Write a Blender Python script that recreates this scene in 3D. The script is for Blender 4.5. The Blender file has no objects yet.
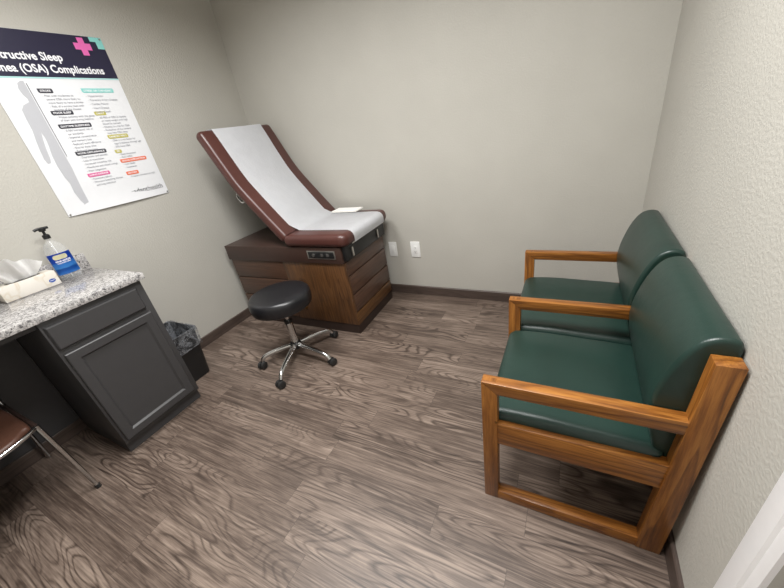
import bpy, bmesh, math, random
from mathutils import Vector, Matrix, noise
random.seed(7)
sc = bpy.context.scene
C = sc.collection
PI = math.pi

# ------------------------------------------------------------------ camera
cam_d = bpy.data.cameras.new('camera')
cam = bpy.data.objects.new('camera', cam_d); C.objects.link(cam)
cam_d.sensor_fit = 'HORIZONTAL'; cam_d.sensor_width = 36.0
cam_d.lens = 332.2569 / 784 * 36.0
cam_d.clip_start = 0.02
_r = Vector((0.88726302, 0.43585494, -0.15097947))
_u = Vector((-0.08217092, 0.4714343, 0.87806472))
_f = Vector((-0.45388574, 0.76666823, -0.45410082))
M = Matrix((( _r.x, _u.x, -_f.x, 2.65802797), (_r.y, _u.y, -_f.y, -2.47594263), (_r.z, _u.z, -_f.z, 1.43298878), (0, 0, 0, 1)))
cam.matrix_world = M
sc.camera = cam

# ------------------------------------------------------------------ world, lights, exposure
W = bpy.data.worlds.new('world'); sc.world = W; W.use_nodes = True
W.node_tree.nodes['Background'].inputs[0].default_value = (1, 0.98, 0.96, 1)
W.node_tree.nodes['Background'].inputs[1].default_value = 0.05
def area(name, loc, sx, sy, power, col=(1, 0.998, 0.985)):
    l = bpy.data.lights.new(name, 'AREA'); l.shape = 'RECTANGLE'; l.size = sx; l.size_y = sy
    l.energy = power; l.color = col; l.spread = math.radians(160)
    o = bpy.data.objects.new(name, l); C.objects.link(o); o.location = loc
    return o
area('ceiling_lamp', (1.10, -1.55, 2.66), 0.6, 0.6, 24)
area('ceiling_lamp', (2.25, -1.75, 2.66), 0.6, 0.6, 35)
vs = sc.view_settings
vs.view_transform = 'Standard'; vs.look = 'None'; vs.gamma = 1.0; vs.use_curve_mapping = False
vs.exposure = 0.50

# ------------------------------------------------------------------ materials
def lin(r, g, b):
    def f(c):
        c /= 255.0
        return c / 12.92 if c <= 0.04045 else ((c + 0.055) / 1.055) ** 2.4
    return (f(r), f(g), f(b), 1.0)
class NT:
    def __init__(s, name):
        s.m = bpy.data.materials.new(name); s.m.use_nodes = True
        s.t = s.m.node_tree; s.b = s.t.nodes['Principled BSDF']
    def n(s, typ, **kw):
        o = s.t.nodes.new(typ)
        for k, v in kw.items(): setattr(o, k, v)
        return o
    def l(s, a, b): s.t.links.new(a, b)
    def co(s, scale=(1, 1, 1), rot=(0, 0, 0), loc=(0, 0, 0)):
        tc = s.n('ShaderNodeTexCoord'); mp = s.n('ShaderNodeMapping')
        mp.inputs['Scale'].default_value = scale; mp.inputs['Rotation'].default_value = rot; mp.inputs['Location'].default_value = loc
        s.l(tc.outputs['Object'], mp.inputs['Vector']); return mp.outputs[0]
    def noise(s, vec, scale, detail=3, rough=0.5, dist=0.0):
        o = s.n('ShaderNodeTexNoise'); o.inputs['Scale'].default_value = scale; o.inputs['Detail'].default_value = detail
        o.inputs['Roughness'].default_value = rough; o.inputs['Distortion'].default_value = dist
        if vec is not None: s.l(vec, o.inputs['Vector'])
        return o.outputs['Fac']
    def ramp(s, fac, stops):
        o = s.n('ShaderNodeValToRGB'); e = o.color_ramp.elements
        while len(e) < len(stops): e.new(0.5)
        for i, (p, c) in enumerate(stops): e[i].position = p; e[i].color = c
        s.l(fac, o.inputs[0]); return o.outputs[0]
    def math(s, op, a, b=None, clamp=False):
        o = s.n('ShaderNodeMath', operation=op); o.use_clamp = clamp
        for i, v in enumerate((a, b)):
            if v is None: continue
            if isinstance(v, (int, float)): o.inputs[i].default_value = v
            else: s.l(v, o.inputs[i])
        return o.outputs[0]
    def mix(s, fac, a, b, mode='MIX'):
        o = s.n('ShaderNodeMix', data_type='RGBA', blend_type=mode)
        for k, v in ((0, fac), (6, a), (7, b)):
            if isinstance(v, (int, float)): o.inputs[k].default_value = v
            elif isinstance(v, tuple): o.inputs[k].default_value = v
            else: s.l(v, o.inputs[k])
        return o.outputs[2]
    def bump(s, h, strength, dist=0.01):
        o = s.n('ShaderNodeBump'); o.inputs['Strength'].default_value = strength; o.inputs['Distance'].default_value = dist
        s.l(h, o.inputs['Height']); s.l(o.outputs[0], s.b.inputs['Normal'])
    def color(s, c):
        if isinstance(c, tuple): s.b.inputs['Base Color'].default_value = c
        else: s.l(c, s.b.inputs['Base Color'])
    def p(s, rough=None, metal=None, spec=None, coat=None):
        if rough is not None: s.b.inputs['Roughness'].default_value = rough
        if metal is not None: s.b.inputs['Metallic'].default_value = metal
        if spec is not None: s.b.inputs['Specular IOR Level'].default_value = spec
        if coat is not None: s.b.inputs['Coat Weight'].default_value = coat; s.b.inputs['Coat Roughness'].default_value = 0.15

def m_plain(name, rgb, rough=0.5, metal=0.0, spec=0.5, var=0.06, scale=25, coat=None):
    t = NT(name); c = lin(*rgb)
    n = t.noise(t.co(), scale, 3)
    lo = tuple(x * (1 - var) for x in c[:3]) + (1,); hi = tuple(min(1, x * (1 + var)) for x in c[:3]) + (1,)
    t.color(t.ramp(n, [(0.3, lo), (0.7, hi)])); t.p(rough, metal, spec, coat)
    return t.m

def m_wall():
    t = NT('painted_orange_peel_wall'); v = t.co()
    n = t.noise(v, 3, 3)
    t.color(t.ramp(n, [(0.3, lin(185, 182, 174)), (0.7, lin(189, 186, 178))]))
    h1 = t.noise(v, 95, 2, 0.45); h2 = t.noise(v, 220, 2)
    h = t.math('ADD', t.ramp(h1, [(0.42, (0, 0, 0, 1)), (0.62, (1, 1, 1, 1))]), t.math('MULTIPLY', h2, 0.35))
    t.bump(h, 0.17, 0.003); t.p(0.62, 0, 0.35)
    return t.m

def m_floor():
    t = NT('grey_brown_vinyl_plank')
    tc = t.n('ShaderNodeTexCoord'); sp = t.n('ShaderNodeSeparateXYZ'); t.l(tc.outputs['Object'], sp.inputs[0])
    x, y = sp.outputs[0], sp.outputs[1]
    w, L = 0.1235, 0.93
    yr = t.math('DIVIDE', t.math('ADD', y, 1.615), w)
    row = t.math('FLOOR', yr); fy = t.math('SUBTRACT', yr, row)
    wn = t.n('ShaderNodeTexWhiteNoise', noise_dimensions='1D'); t.l(row, wn.inputs['W'])
    xr = t.math('ADD', t.math('DIVIDE', x, L), t.math('MULTIPLY', wn.outputs['Value'], 7.3))
    col = t.math('FLOOR', xr); fx = t.math('SUBTRACT', xr, col)
    wn2 = t.n('ShaderNodeTexWhiteNoise', noise_dimensions='2D')
    cb = t.n('ShaderNodeCombineXYZ'); t.l(row, cb.inputs[0]); t.l(col, cb.inputs[1]); t.l(cb.outputs[0], wn2.inputs['Vector'])
    rnd = wn2.outputs['Value']
    seed = t.math('MULTIPLY', rnd, 37.0)
    def vec(sx, sy):
        c = t.n('ShaderNodeCombineXYZ'); t.l(t.math('MULTIPLY', x, sx), c.inputs[0]); t.l(t.math('MULTIPLY', y, sy), c.inputs[1]); t.l(seed, c.inputs[2]); return c.outputs[0]
    n1 = t.noise(vec(1.7, 8.0), 1.0, 1.2, 0.3, 0.1)
    ring = t.math('FRACT', t.math('MULTIPLY', n1, 18.0))
    ring = t.ramp(ring, [(0.0, (0, 0, 0, 1)), (0.10, (0.35, 0.35, 0.35, 1)), (0.30, (0.9, 0.9, 0.9, 1)), (0.8, (0.85, 0.85, 0.85, 1)), (1.0, (0.1, 0.1, 0.1, 1))])
    st = t.noise(vec(5.0, 150), 1.0, 5, 0.68)
    blotch = t.noise(vec(2.6, 7), 1.0, 4, 0.55)
    streak = t.noise(vec(3.0, 58), 1.0, 4, 0.6, 0.4)
    rnd2 = wn2.outputs['Color']; sc2 = t.n('ShaderNodeSeparateColor'); t.l(rnd2, sc2.inputs[0])
    amt = t.math('MULTIPLY', t.ramp(sc2.outputs[1], [(0.25, (0.10, 0.10, 0.10, 1)), (0.75, (0.95, 0.95, 0.95, 1))]), t.ramp(blotch, [(0.40, (0.25, 0.25, 0.25, 1)), (0.55, (1, 1, 1, 1))]))
    ring2 = t.mix(amt, (0.60, 0.60, 0.60, 1), ring)
    v = t.math('MULTIPLY', ring2, 0.38)
    v = t.math('ADD', v, t.math('MULTIPLY', t.math('SUBTRACT', st, 0.5), 0.85))
    v = t.math('ADD', v, t.math('MULTIPLY', t.math('SUBTRACT', streak, 0.5), 0.52))
    v = t.math('ADD', v, t.math('MULTIPLY', t.math('SUBTRACT', rnd, 0.5), 0.13))
    v = t.math('ADD', v, t.math('MULTIPLY', t.math('SUBTRACT', blotch, 0.5), 0.28))
    v = t.math('ADD', v, 0.275)
    c = t.ramp(v, [(0.16, lin(50, 41, 36)), (0.40, lin(82, 69, 61)), (0.58, lin(114, 99, 89)), (0.84, lin(156, 139, 126))])
    # seams
    def edge(f, width):
        d = t.math('MINIMUM', f, t.math('SUBTRACT', 1.0, f)); return t.math('LESS_THAN', d, width)
    seam = t.math('MAXIMUM', edge(fy, 0.0075), edge(fx, 0.0012))
    c = t.mix(t.math('MULTIPLY', seam, 0.45), c, lin(45, 37, 33))
    t.color(c); t.p(0.42, 0, 0.42)
    rr = t.n('ShaderNodeMapRange'); rr.inputs[3].default_value = 0.34; rr.inputs[4].default_value = 0.5; t.l(st, rr.inputs[0]); t.l(rr.outputs[0], t.b.inputs['Roughness'])
    t.bump(st, 0.12, 0.002)
    return t.m

def m_wood(name, axis, dark, mid, light, rough=0.42, ring=9.0, fine=90, across=11, coat=0.15):
    """straight grained wood with the grain along the given axis"""
    t = NT(name)
    def sc_(a, b):
        return {'x': (a, b, b), 'y': (b, a, b), 'z': (b, b, a)}[axis]
    n1 = t.noise(t.co(sc_(0.9, across)), 1.0, 2, 0.4, 0.3)
    rg = t.math('FRACT', t.math('MULTIPLY', n1, ring))
    rg = t.ramp(rg, [(0, (0.1, 0.1, 0.1, 1)), (0.4, (0.75, 0.75, 0.75, 1)), (0.9, (1, 1, 1, 1)), (1.0, (0.3, 0.3, 0.3, 1))])
    st = t.noise(t.co(sc_(5, fine)), 1.0, 4, 0.65)
    pore = t.noise(t.co(sc_(14, fine * 3)), 1.0, 3, 0.6)
    v = t.math('ADD', t.math('MULTIPLY', rg, 0.22), t.math('ADD', t.math('MULTIPLY', st, 0.52), t.math('MULTIPLY', pore, 0.36)))
    t.color(t.ramp(v, [(0.30, lin(*dark)), (0.55, lin(*mid)), (0.82, lin(*light))])); t.p(rough, 0, 0.45, coat)
    t.bump(st, 0.08, 0.002)
    return t.m

def m_vinyl(name, rgb, rough=0.36, bump=0.1, sc1=330):
    t = NT(name); v = t.co(); c = lin(*rgb)
    n = t.noise(v, 7, 4)
    lo = tuple(a * 0.9 for a in c[:3]) + (1,); hi = tuple(min(1, a * 1.1) for a in c[:3]) + (1,)
    t.color(t.ramp(n, [(0.3, lo), (0.7, hi)]))
    h = t.math('ADD', t.noise(v, sc1, 2), t.math('MULTIPLY', t.noise(v, 16, 3, 0.5, 0.8), 2.0))
    t.bump(h, bump, 0.004); t.p(rough, 0, 0.5)
    return t.m

def m_granite():
    t = NT('speckled_granite'); v = t.co()
    a = t.noise(v, 75, 5, 0.7, 0.6); b = t.noise(v, 150, 3, 0.6); d = t.noise(v, 60, 4, 0.7, 0.4)
    c = t.ramp(a, [(0.36, lin(100, 98, 100)), (0.46, lin(166, 163, 162)), (0.6, lin(206, 203, 201))])
    c = t.mix(t.ramp(b, [(0.55, (0, 0, 0, 1)), (0.63, (0.8, 0.8, 0.8, 1))]), c, lin(104, 102, 104))
    c = t.mix(t.ramp(d, [(0.56, (0, 0, 0, 1)), (0.63, (0.9, 0.9, 0.9, 1))]), c, lin(44, 43, 46))
    t.color(c); t.p(0.12, 0, 0.55)
    return t.m

def m_chrome(name='chrome', rgb=(205, 205, 205), rough=0.16):
    return m_plain(name, rgb, rough, 1.0, 0.5, 0.02, 40)

def m_glass(name, col=(0.97, 0.98, 1, 1), alpha=0.25, rough=0.08):
    t = NT(name)
    t.p(rough, 0, 0.5); t.b.inputs['Base Color'].default_value = col; t.b.inputs['Alpha'].default_value = alpha; t.p(spec=0.6)
    return t.m

def m_tissuebox():
    t = NT('cream_carton_with_tan_print'); v = t.co((1, 1, 1))
    n = t.noise(v, 11, 1, 0.4, 1.0)
    t.color(t.ramp(n, [(0.50, lin(224, 219, 211)), (0.60, lin(212, 202, 186)), (0.64, lin(222, 216, 206))])); t.p(0.5)
    return t.m

def m_label():
    t = NT('blue_label_print'); tc = t.n('ShaderNodeTexCoord'); sp = t.n('ShaderNodeSeparateXYZ'); t.l(tc.outputs['Object'], sp.inputs[0])
    nz = t.noise(t.co((1, 18, 60)), 1.0, 3)
    z = t.math('ADD', sp.outputs[2], t.math('MULTIPLY', t.math('SUBTRACT', nz, 0.5), 0.02))
    mr = t.n('ShaderNodeMapRange'); mr.inputs[1].default_value = 0.035; mr.inputs[2].default_value = 0.165; t.l(z, mr.inputs[0])
    t.color(t.ramp(mr.outputs[0], [(0.0, lin(70, 140, 215)), (0.12, lin(40, 110, 195)), (0.24, lin(20, 85, 170)), (0.3, lin(75, 150, 220)), (0.5, lin(55, 130, 210)), (0.58, lin(25, 80, 185)), (1.0, lin(18, 66, 178))]))
    t.p(0.3)
    return t.m

def m_paper(name, rgb, crinkle=0.25):
    t = NT(name); v = t.co()
    t.color(t.ramp(t.noise(v, 15, 3), [(0.3, lin(*[c - 4 for c in rgb])), (0.7, lin(*rgb))]))
    h = t.math('ADD', t.noise(v, 22, 4, 0.6, 1.2), t.math('MULTIPLY', t.noise(v, 160, 2), 0.25))
    t.bump(h, crinkle, 0.01); t.p(0.8, 0, 0.2)
    return t.m

def m_liner():
    t = NT('clear_grey_bin_liner'); v = t.co()
    t.color(lin(165, 168, 174)); t.p(0.2, 0, 0.9)
    a = t.ramp(t.noise(v, 16, 2, 0.5, 1.2), [(0.42, (0.08, 0.08, 0.08, 1)), (0.62, (0.60, 0.60, 0.60, 1))])
    t.l(a, t.b.inputs['Alpha'])
    t.bump(t.noise(v, 22, 2, 0.5, 1.2), 0.5, 0.012)
    return t.m

MT = {}
MT['wall'] = m_wall()
MT['floor'] = m_floor()
MT['ceiling'] = m_plain('white_ceiling_paint', (232, 230, 224), 0.8)
MT['baseboard'] = m_wood('dark_brown_baseboard', 'x', (58, 48, 43), (74, 62, 56), (88, 75, 68), 0.45, fine=40, coat=0.0)
MT['basey'] = m_wood('dark_brown_baseboard_side', 'y', (58, 48, 43), (74, 62, 56), (88, 75, 68), 0.45, fine=40, coat=0.0)
MT['white_trim'] = m_plain('white_semigloss_paint', (240, 238, 238), 0.35, var=0.02)
OAK = ((68, 38, 11), (128, 77, 27), (172, 115, 51))
for ax in 'xyz': MT['oak_' + ax] = m_wood('honey_oak_' + ax, ax, *OAK)
MT['green'] = m_vinyl('dark_green_vinyl', (28, 50, 44), 0.35, 0.12)
MT['brown_vinyl'] = m_vinyl('oxblood_brown_vinyl', (78, 45, 40), 0.33, 0.06)
MT['seat_brown'] = m_vinyl('tan_brown_vinyl', (82, 54, 42), 0.45, 0.08)
MT['black_vinyl'] = m_vinyl('black_vinyl', (27, 27, 30), 0.33, 0.04)
MT['walnut'] = m_wood('walnut_laminate', 'x', (52, 35, 27), (76, 53, 41), (92, 66, 51), 0.4, fine=70)
MT['walnut_y'] = m_wood('walnut_laminate_end', 'y', (52, 35, 27), (76, 53, 41), (92, 66, 51), 0.4, fine=70)
MT['brown_oak'] = m_wood('brown_oak_veneer', 'z', (44, 26, 14), (78, 50, 27), (104, 70, 39), 0.4, ring=10, fine=90)
MT['brown_oak_y'] = m_wood('brown_oak_veneer_rail', 'y', (50, 30, 15), (84, 55, 29), (108, 74, 40), 0.4, ring=7, fine=70)
MT['brown_metal'] = m_plain('dark_brown_enamel', (60, 42, 36), 0.38)
MT['plinth'] = m_plain('dark_brown_plinth', (46, 33, 28), 0.5)
MT['black'] = m_plain('black_plastic', (24, 24, 25), 0.4)
MT['rubber'] = m_plain('black_rubber', (34, 33, 33), 0.55)
MT['chrome'] = m_chrome()
MT['satin'] = m_chrome('satin_aluminium', (200, 198, 194), 0.35)
MT['charcoal'] = m_plain('charcoal_cabinet_paint', (66, 65, 66), 0.42, var=0.03, spec=0.35)
MT['granite'] = m_granite()
MT['white_plastic'] = m_plain('white_plastic', (238, 238, 236), 0.35, var=0.02)
MT['slot'] = m_plain('dark_slot', (70, 68, 66), 0.6)
MT['paper'] = m_paper('exam_table_paper', (240, 241, 244), 0.22)
MT['sheet'] = m_paper('folded_paper', (246, 244, 240), 0.08)
MT['tissue'] = m_paper('tissue_paper', (246, 245, 244), 0.3)
MT['carton'] = m_tissuebox()
MT['label'] = m_label()
MT['bottle'] = m_glass('clear_bottle_plastic', (0.90, 0.93, 0.95, 1), 0.13, 0.06)
MT['liner'] = m_liner()
MT['brass'] = m_plain('aged_brass', (120, 86, 48), 0.35, 0.8)
MT['poster'] = m_plain('poster_stock', (228, 229, 232), 0.3, var=0.01)
def ink(name, rgb, rough=0.32):
    k = 'ink_' + name
    if k not in MT: MT[k] = m_plain(k, rgb, rough, var=0.01)
    return MT[k]

# ------------------------------------------------------------------ geometry helpers
BASE = {}
def tag(o, label=None, cat=None, group=None, kind=None):
    if label: o['label'] = label
    if cat: o['category'] = cat
    if group: o['group'] = group
    if kind: o['kind'] = kind
    return o
def thing(name, label, cat, loc=(0, 0, 0), rz=0.0, group=None):
    o = bpy.data.objects.new(name, None); C.objects.link(o); o.empty_display_size = 0.1
    o.location = loc; o.rotation_euler = (0, 0, rz)
    BASE[o] = Matrix.Translation(Vector(loc)) @ Matrix.Rotation(rz, 4, 'Z')
    return tag(o, label, cat, group)
def build(name, bm, mat, parent=None, local=False, smooth=None, label=None, loc=None):
    """link a bmesh as one object; world coordinates unless local"""
    bmesh.ops.recalc_face_normals(bm, faces=bm.faces[:])
    if parent is not None:
        root = parent
        while root.parent is not None: root = root.parent
        base = BASE[root]
        if not local: bm.transform(base.inverted())
    elif loc is not None:
        bm.transform(Matrix.Translation(-Vector(loc)))
    me = bpy.data.meshes.new(name); bm.to_mesh(me); bm.free()
    me.materials.append(MT[mat] if isinstance(mat, str) else mat)
    if smooth is None or smooth > 0:
        for p in me.polygons: p.use_smooth = True
        me.set_sharp_from_angle(angle=math.radians(smooth or 35))
    o = bpy.data.objects.new(name, me); C.objects.link(o)
    if parent is not None: o.parent = parent
    elif loc is not None: o.location = loc
    if label: o['label'] = label
    return o
def box(bm, x0, x1, y0, y1, z0, z1, bev=0.0, seg=2):
    t = bmesh.new()
    vs_ = [t.verts.new((x, y, z)) for z in (z0, z1) for y in (y0, y1) for x in (x0, x1)]
    for f in ((0, 1, 3, 2), (4, 5, 7, 6), (0, 1, 5, 4), (2, 3, 7, 6), (0, 2, 6, 4), (1, 3, 7, 5)): t.faces.new([vs_[i] for i in f])
    bmesh.ops.recalc_face_normals(t, faces=t.faces[:])
    if bev: bmesh.ops.bevel(t, geom=t.edges[:], offset=bev, segments=seg, profile=0.5, affect='EDGES')
    merge(bm, t)
def merge(bm, t):
    me = bpy.data.meshes.new('tmp'); t.to_mesh(me); t.free(); bm.from_mesh(me); bpy.data.meshes.remove(me)
def bx(x0, x1, y0, y1, z0, z1, bev=0.0, seg=2):
    bm = bmesh.new(); box(bm, x0, x1, y0, y1, z0, z1, bev, seg); return bm
def prism(pts, axis, a, b, bev=0.0, seg=2):
    """closed polygon pts extruded along axis from a to b; pts are the two other coords in order"""
    bm = bmesh.new()
    def P(p, t):
        return {'x': (t, p[0], p[1]), 'y': (p[0], t, p[1]), 'z': (p[0], p[1], t)}[axis]
    A = [bm.verts.new(P(p, a)) for p in pts]; B = [bm.verts.new(P(p, b)) for p in pts]
    n = len(pts); bm.faces.new(A); bm.faces.new(B[::-1])
    for i in range(n): bm.faces.new((A[i], B[i], B[(i + 1) % n], A[(i + 1) % n]))
    bmesh.ops.recalc_face_normals(bm, faces=bm.faces[:])
    if bev: bmesh.ops.bevel(bm, geom=bm.edges[:], offset=bev, segments=seg, profile=0.5, affect='EDGES')
    return bm
def lathe(bm, prof, cx, cy, n=40, sx=1.0, sy=1.0):
    rings = []
    for r, z in prof:
        rings.append([bm.verts.new((cx + r * sx * math.cos(2 * PI * k / n), cy + r * sy * math.sin(2 * PI * k / n), z)) for k in range(n)])
    for a, b in zip(rings, rings[1:]):
        for k in range(n): bm.faces.new((a[k], a[(k + 1) % n], b[(k + 1) % n], b[k]))
    if prof[0][0] > 1e-5: bm.faces.new(rings[0][::-1])
    if prof[-1][0] > 1e-5: bm.faces.new(rings[-1])
    bmesh.ops.remove_doubles(bm, verts=bm.verts[:], dist=1e-6)
def catmull(pts, n=6):
    pts = [Vector(p) for p in pts]; out = []
    q = [pts[0] * 2 - pts[1]] + pts + [pts[-1] * 2 - pts[-2]]
    for i in range(1, len(q) - 2):
        for k in range(n):
            t = k / n; a, b, c, d = q[i - 1:i + 3]
            out.append(0.5 * ((2 * b) + (c - a) * t + (2 * a - 5 * b + 4 * c - d) * t * t + (3 * b - a - 3 * c + d) * t ** 3))
    out.append(pts[-1]); return out
def tube(bm, pts, r, n=12, flat=1.0):
    pts = [Vector(p) for p in pts]; rings = []
    up = Vector((0, 0, 1)); d0 = (pts[1] - pts[0]).normalized()
    if abs(d0.dot(up)) > 0.95: up = Vector((1, 0, 0))
    s = d0.cross(up).normalized()
    for i, p in enumerate(pts):
        d = (pts[min(i + 1, len(pts) - 1)] - pts[max(i - 1, 0)]).normalized()
        s = (s - d * s.dot(d)).normalized(); u = s.cross(d)
        rr = r[i] if isinstance(r, (list, tuple)) else r
        rings.append([bm.verts.new(p + s * rr * math.cos(2 * PI * k / n) + u * rr * flat * math.sin(2 * PI * k / n)) for k in range(n)])
    for a, b in zip(rings, rings[1:]):
        for k in range(n): bm.faces.new((a[k], a[(k + 1) % n], b[(k + 1) % n], b[k]))
    bm.faces.new(rings[0][::-1]); bm.faces.new(rings[-1])
def text_bm(s, size, mat4, align='LEFT', bold=0.0, width=None, shear=0.0):
    cu = bpy.data.curves.new('t', 'FONT'); cu.body = s; cu.size = size; cu.align_x = align; cu.offset = bold; cu.shear = shear; cu.resolution_u = 3
    o = bpy.data.objects.new('t', cu); C.objects.link(o)
    dg = bpy.context.evaluated_depsgraph_get(); me = bpy.data.meshes.new_from_object(o.evaluated_get(dg))
    bm = bmesh.new(); bm.from_mesh(me)
    bpy.data.objects.remove(o); bpy.data.curves.remove(cu); bpy.data.meshes.remove(me)
    if width and bm.verts:
        xs = [v.co.x for v in bm.verts]; k = width / max(1e-6, max(xs) - min(xs)); x0 = min(xs)
        for v in bm.verts: v.co.x = (v.co.x - (x0 if align == 'LEFT' else 0)) * k
    bm.transform(mat4); return bm
def grid_surface(bm, rows, closed_u=False):
    V = [[bm.verts.new(p) for p in r] for r in rows]
    for a, b in zip(V, V[1:]):
        n = len(a)
        for k in range(n if closed_u else n - 1): bm.faces.new((a[k], a[(k + 1) % n], b[(k + 1) % n], b[k]))
    return V
def loft_pad(secs):
    """closed loops (equal length) lofted into a solid with capped ends"""
    bm = bmesh.new(); V = grid_surface(bm, secs, True)
    bm.faces.new(V[0][::-1]); bm.faces.new(V[-1]); return bm
def inset_loop(loop, d):
    """shrink a closed 2d loop inwards by d along its normals"""
    n = len(loop); A = sum(loop[i][0] * loop[(i + 1) % n][1] - loop[(i + 1) % n][0] * loop[i][1] for i in range(n))
    s = 1 if A > 0 else -1; out = []
    for i in range(n):
        a = Vector(loop[i - 1]); b = Vector(loop[(i + 1) % n]); t = (b - a).normalized()
        out.append((loop[i][0] - s * t.y * d, loop[i][1] + s * t.x * d))
    return out
def round_pad(loop, axis, a, b, r, seg=5):
    """2d outline padded along axis with edges rounded by r"""
    def P(p, t):
        return {'x': (t, p[0], p[1]), 'y': (p[0], t, p[1]), 'z': (p[0], p[1], t)}[axis]
    secs = []
    for k in range(seg + 1):
        th = PI / 2 * k / seg; secs.append([P(p, a + r * (1 - math.sin(th))) for p in inset_loop(loop, r * (1 - math.cos(PI / 2 - th)) if False else r * (1 - math.sin(th)) if False else r - r * math.sqrt(max(0, 1 - (1 - math.sin(th)) ** 2)))])
    # first ring is the small one at the face, growing to the full outline
    secs = []
    for k in range(seg + 1):
        th = PI / 2 * k / seg
        secs.append([P(p, a + r * (1 - math.sin(th))) for p in inset_loop(loop, r * (1 - math.cos(th)))])
    lo = secs[::-1]
    hi = []
    for k in range(seg + 1):
        th = PI / 2 * k / seg
        hi.append([P(p, b - r * (1 - math.sin(th))) for p in inset_loop(loop, r * (1 - math.cos(th)))])
    # k=0: at distance r from the face with no inset, k=seg: on the face with inset r
    mid = [[tuple(Vector(p).lerp(Vector(q), t)) for p, q in zip(secs[0], hi[0])] for t in (0.25, 0.5, 0.75)]
    return loft_pad(lo + mid + hi)
def struct(name, bm, mat, **kw):
    o = build(name, bm, mat, **kw); o['kind'] = 'structure'; return o

# ------------------------------------------------------------------ room
RW, RF, RH = 3.054, -3.02, 2.7
struct('floor', bx(-0.1, RW + 0.1, RF - 0.1, 0.1, -0.1, 0.0), 'floor', smooth=0)
struct('ceiling', bx(-0.1, RW + 0.1, RF - 0.1, 0.1, RH, RH + 0.1), 'ceiling', smooth=0)
struct('wall_left', bx(-0.1, 0.0, RF - 0.1, 0.1, 0, RH), 'wall', smooth=0)
struct('wall_back', bx(0, RW, 0.0, 0.1, 0, RH), 'wall', smooth=0)
struct('wall_front', bx(0, RW, RF - 0.1, RF, 0, RH), 'wall', smooth=0)
D0, D1, DH = -1.934, -2.79, 2.04
w = bmesh.new()
box(w, RW, RW + 0.1, D0, 0.1, 0, RH); box(w, RW, RW + 0.1, D1, D0, DH, RH); box(w, RW, RW + 0.1, RF - 0.1, D1, 0, RH)
struct('wall_right', w, 'wall', smooth=0)
# baseboards with a small eased top
BH = 0.083
struct('baseboard_back', prism([(0, 0), (-0.013, 0), (-0.013, BH - 0.004), (-0.009, BH), (0, BH)], 'x', 0.0, RW), 'baseboard')
struct('baseboard_left', prism([(0, 0), (0.013, 0), (0.013, BH - 0.004), (0.009, BH), (0, BH)], 'y', RF, -0.013), 'basey')
b = prism([(RW, 0), (RW - 0.013, 0), (RW - 0.013, BH - 0.004), (RW - 0.009, BH), (RW, BH)], 'y', -1.875, -0.013)
struct('baseboard_right', b, 'basey')
# white door and casing in the right wall
cs = bmesh.new()
CW = 0.078
def casing_profile():  # (distance from opening, depth from wall)
    return [(-0.004, 0.0), (-0.004, 0.010), (0.010, 0.012), (0.020, 0.012), (0.026, 0.017), (0.070, 0.018), (CW, 0.013), (CW, 0.0)]
pr = casing_profile()
merge(cs, prism([(RW - d, D0 + u) for u, d in pr], 'z', 0.0, DH + CW))
merge(cs, prism([(RW - d, D1 - u) for u, d in pr], 'z', 0.0, DH + CW))
merge(cs, prism([(RW - d, DH + u) for u, d in pr], 'y', D1 - 0.002, D0 + 0.002))
struct('trim_1', cs, 'white_trim')
dr = bmesh.new()
box(dr, RW + 0.03, RW + 0.07, D1 + 0.003, D0 - 0.003, 0.008, DH - 0.003, 0.002)
for (z0, z1) in ((0.22, 0.92), (1.06, 1.86)):
    for (y0, y1) in ((D1 + 0.11, D1 + 0.385), (D0 - 0.385, D0 - 0.11)):
        box(dr, RW + 0.024, RW + 0.032, y0, y1, z0, z1, 0.005)
door = struct('door_1', dr, 'white_trim')
hd = bmesh.new(); tube(hd, [(RW + 0.03, D1 + 0.07, 0.95), (RW + 0.006, D1 + 0.07, 0.95)], 0.012)
tube(hd, catmull([(RW + 0.006, D1 + 0.065, 0.95), (RW + 0.002, D1 + 0.10, 0.95), (RW + 0.004, D1 + 0.17, 0.95)]), 0.009)
BASE[door] = Matrix.Identity(4)
build('door_handle', hd, 'satin', door)

# ------------------------------------------------------------------ poster on the left wall
PY, PZ0, PZ1, PWD = -1.577, 1.226, 2.16, 0.628
poster = thing('medical_poster', 'white wall poster about sleep apnea with navy header and grey body silhouette', 'poster', (0.0, PY, PZ0))
def PX(s, z, x=0.0062): return Vector((x, PY + s, z))
bm = bmesh.new()
lps = []
for i in range(25):
    z = PZ0 + (PZ1 - PZ0) * i / 24
    cu_ = 0.009 * max(0.0, 1 - i / 1.6)
    xs = [(0.0035 + cu_ * math.sin(PI * j / 12), PY + PWD * j / 12, z) for j in range(13)]
    lps.append(xs + [(x + 0.0012, y, z_) for x, y, z_ in xs[::-1]])
V = grid_surface(bm, lps, True); bm.faces.new(V[0][::-1]); bm.faces.new(V[-1])
build('poster_sheet', bm, 'poster', poster)
def flat(name, polys, mat, x=0.0058, parent=None, th=0.0004):
    bm = bmesh.new()
    for pl in polys:
        A = [bm.verts.new((x, PY + s, z)) for s, z in pl]; B = [bm.verts.new((x + th, PY + s, z)) for s, z in pl]
        n = len(pl); bm.faces.new(A); bm.faces.new(B)
        for i in range(n): bm.faces.new((A[i], A[(i + 1) % n], B[(i + 1) % n], B[i]))
    return build(name, bm, mat, parent or poster, smooth=0)
def rect(s0, s1, z0, z1): return [(s0, z0), (s1, z0), (s1, z1), (s0, z1)]
NAVY = ink('navy', (42, 40, 62)); TEAL = ink('teal', (138, 206, 200)); PINK = ink('pink', (226, 108, 176)); WHITE = ink('white', (240, 240, 244))
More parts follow.
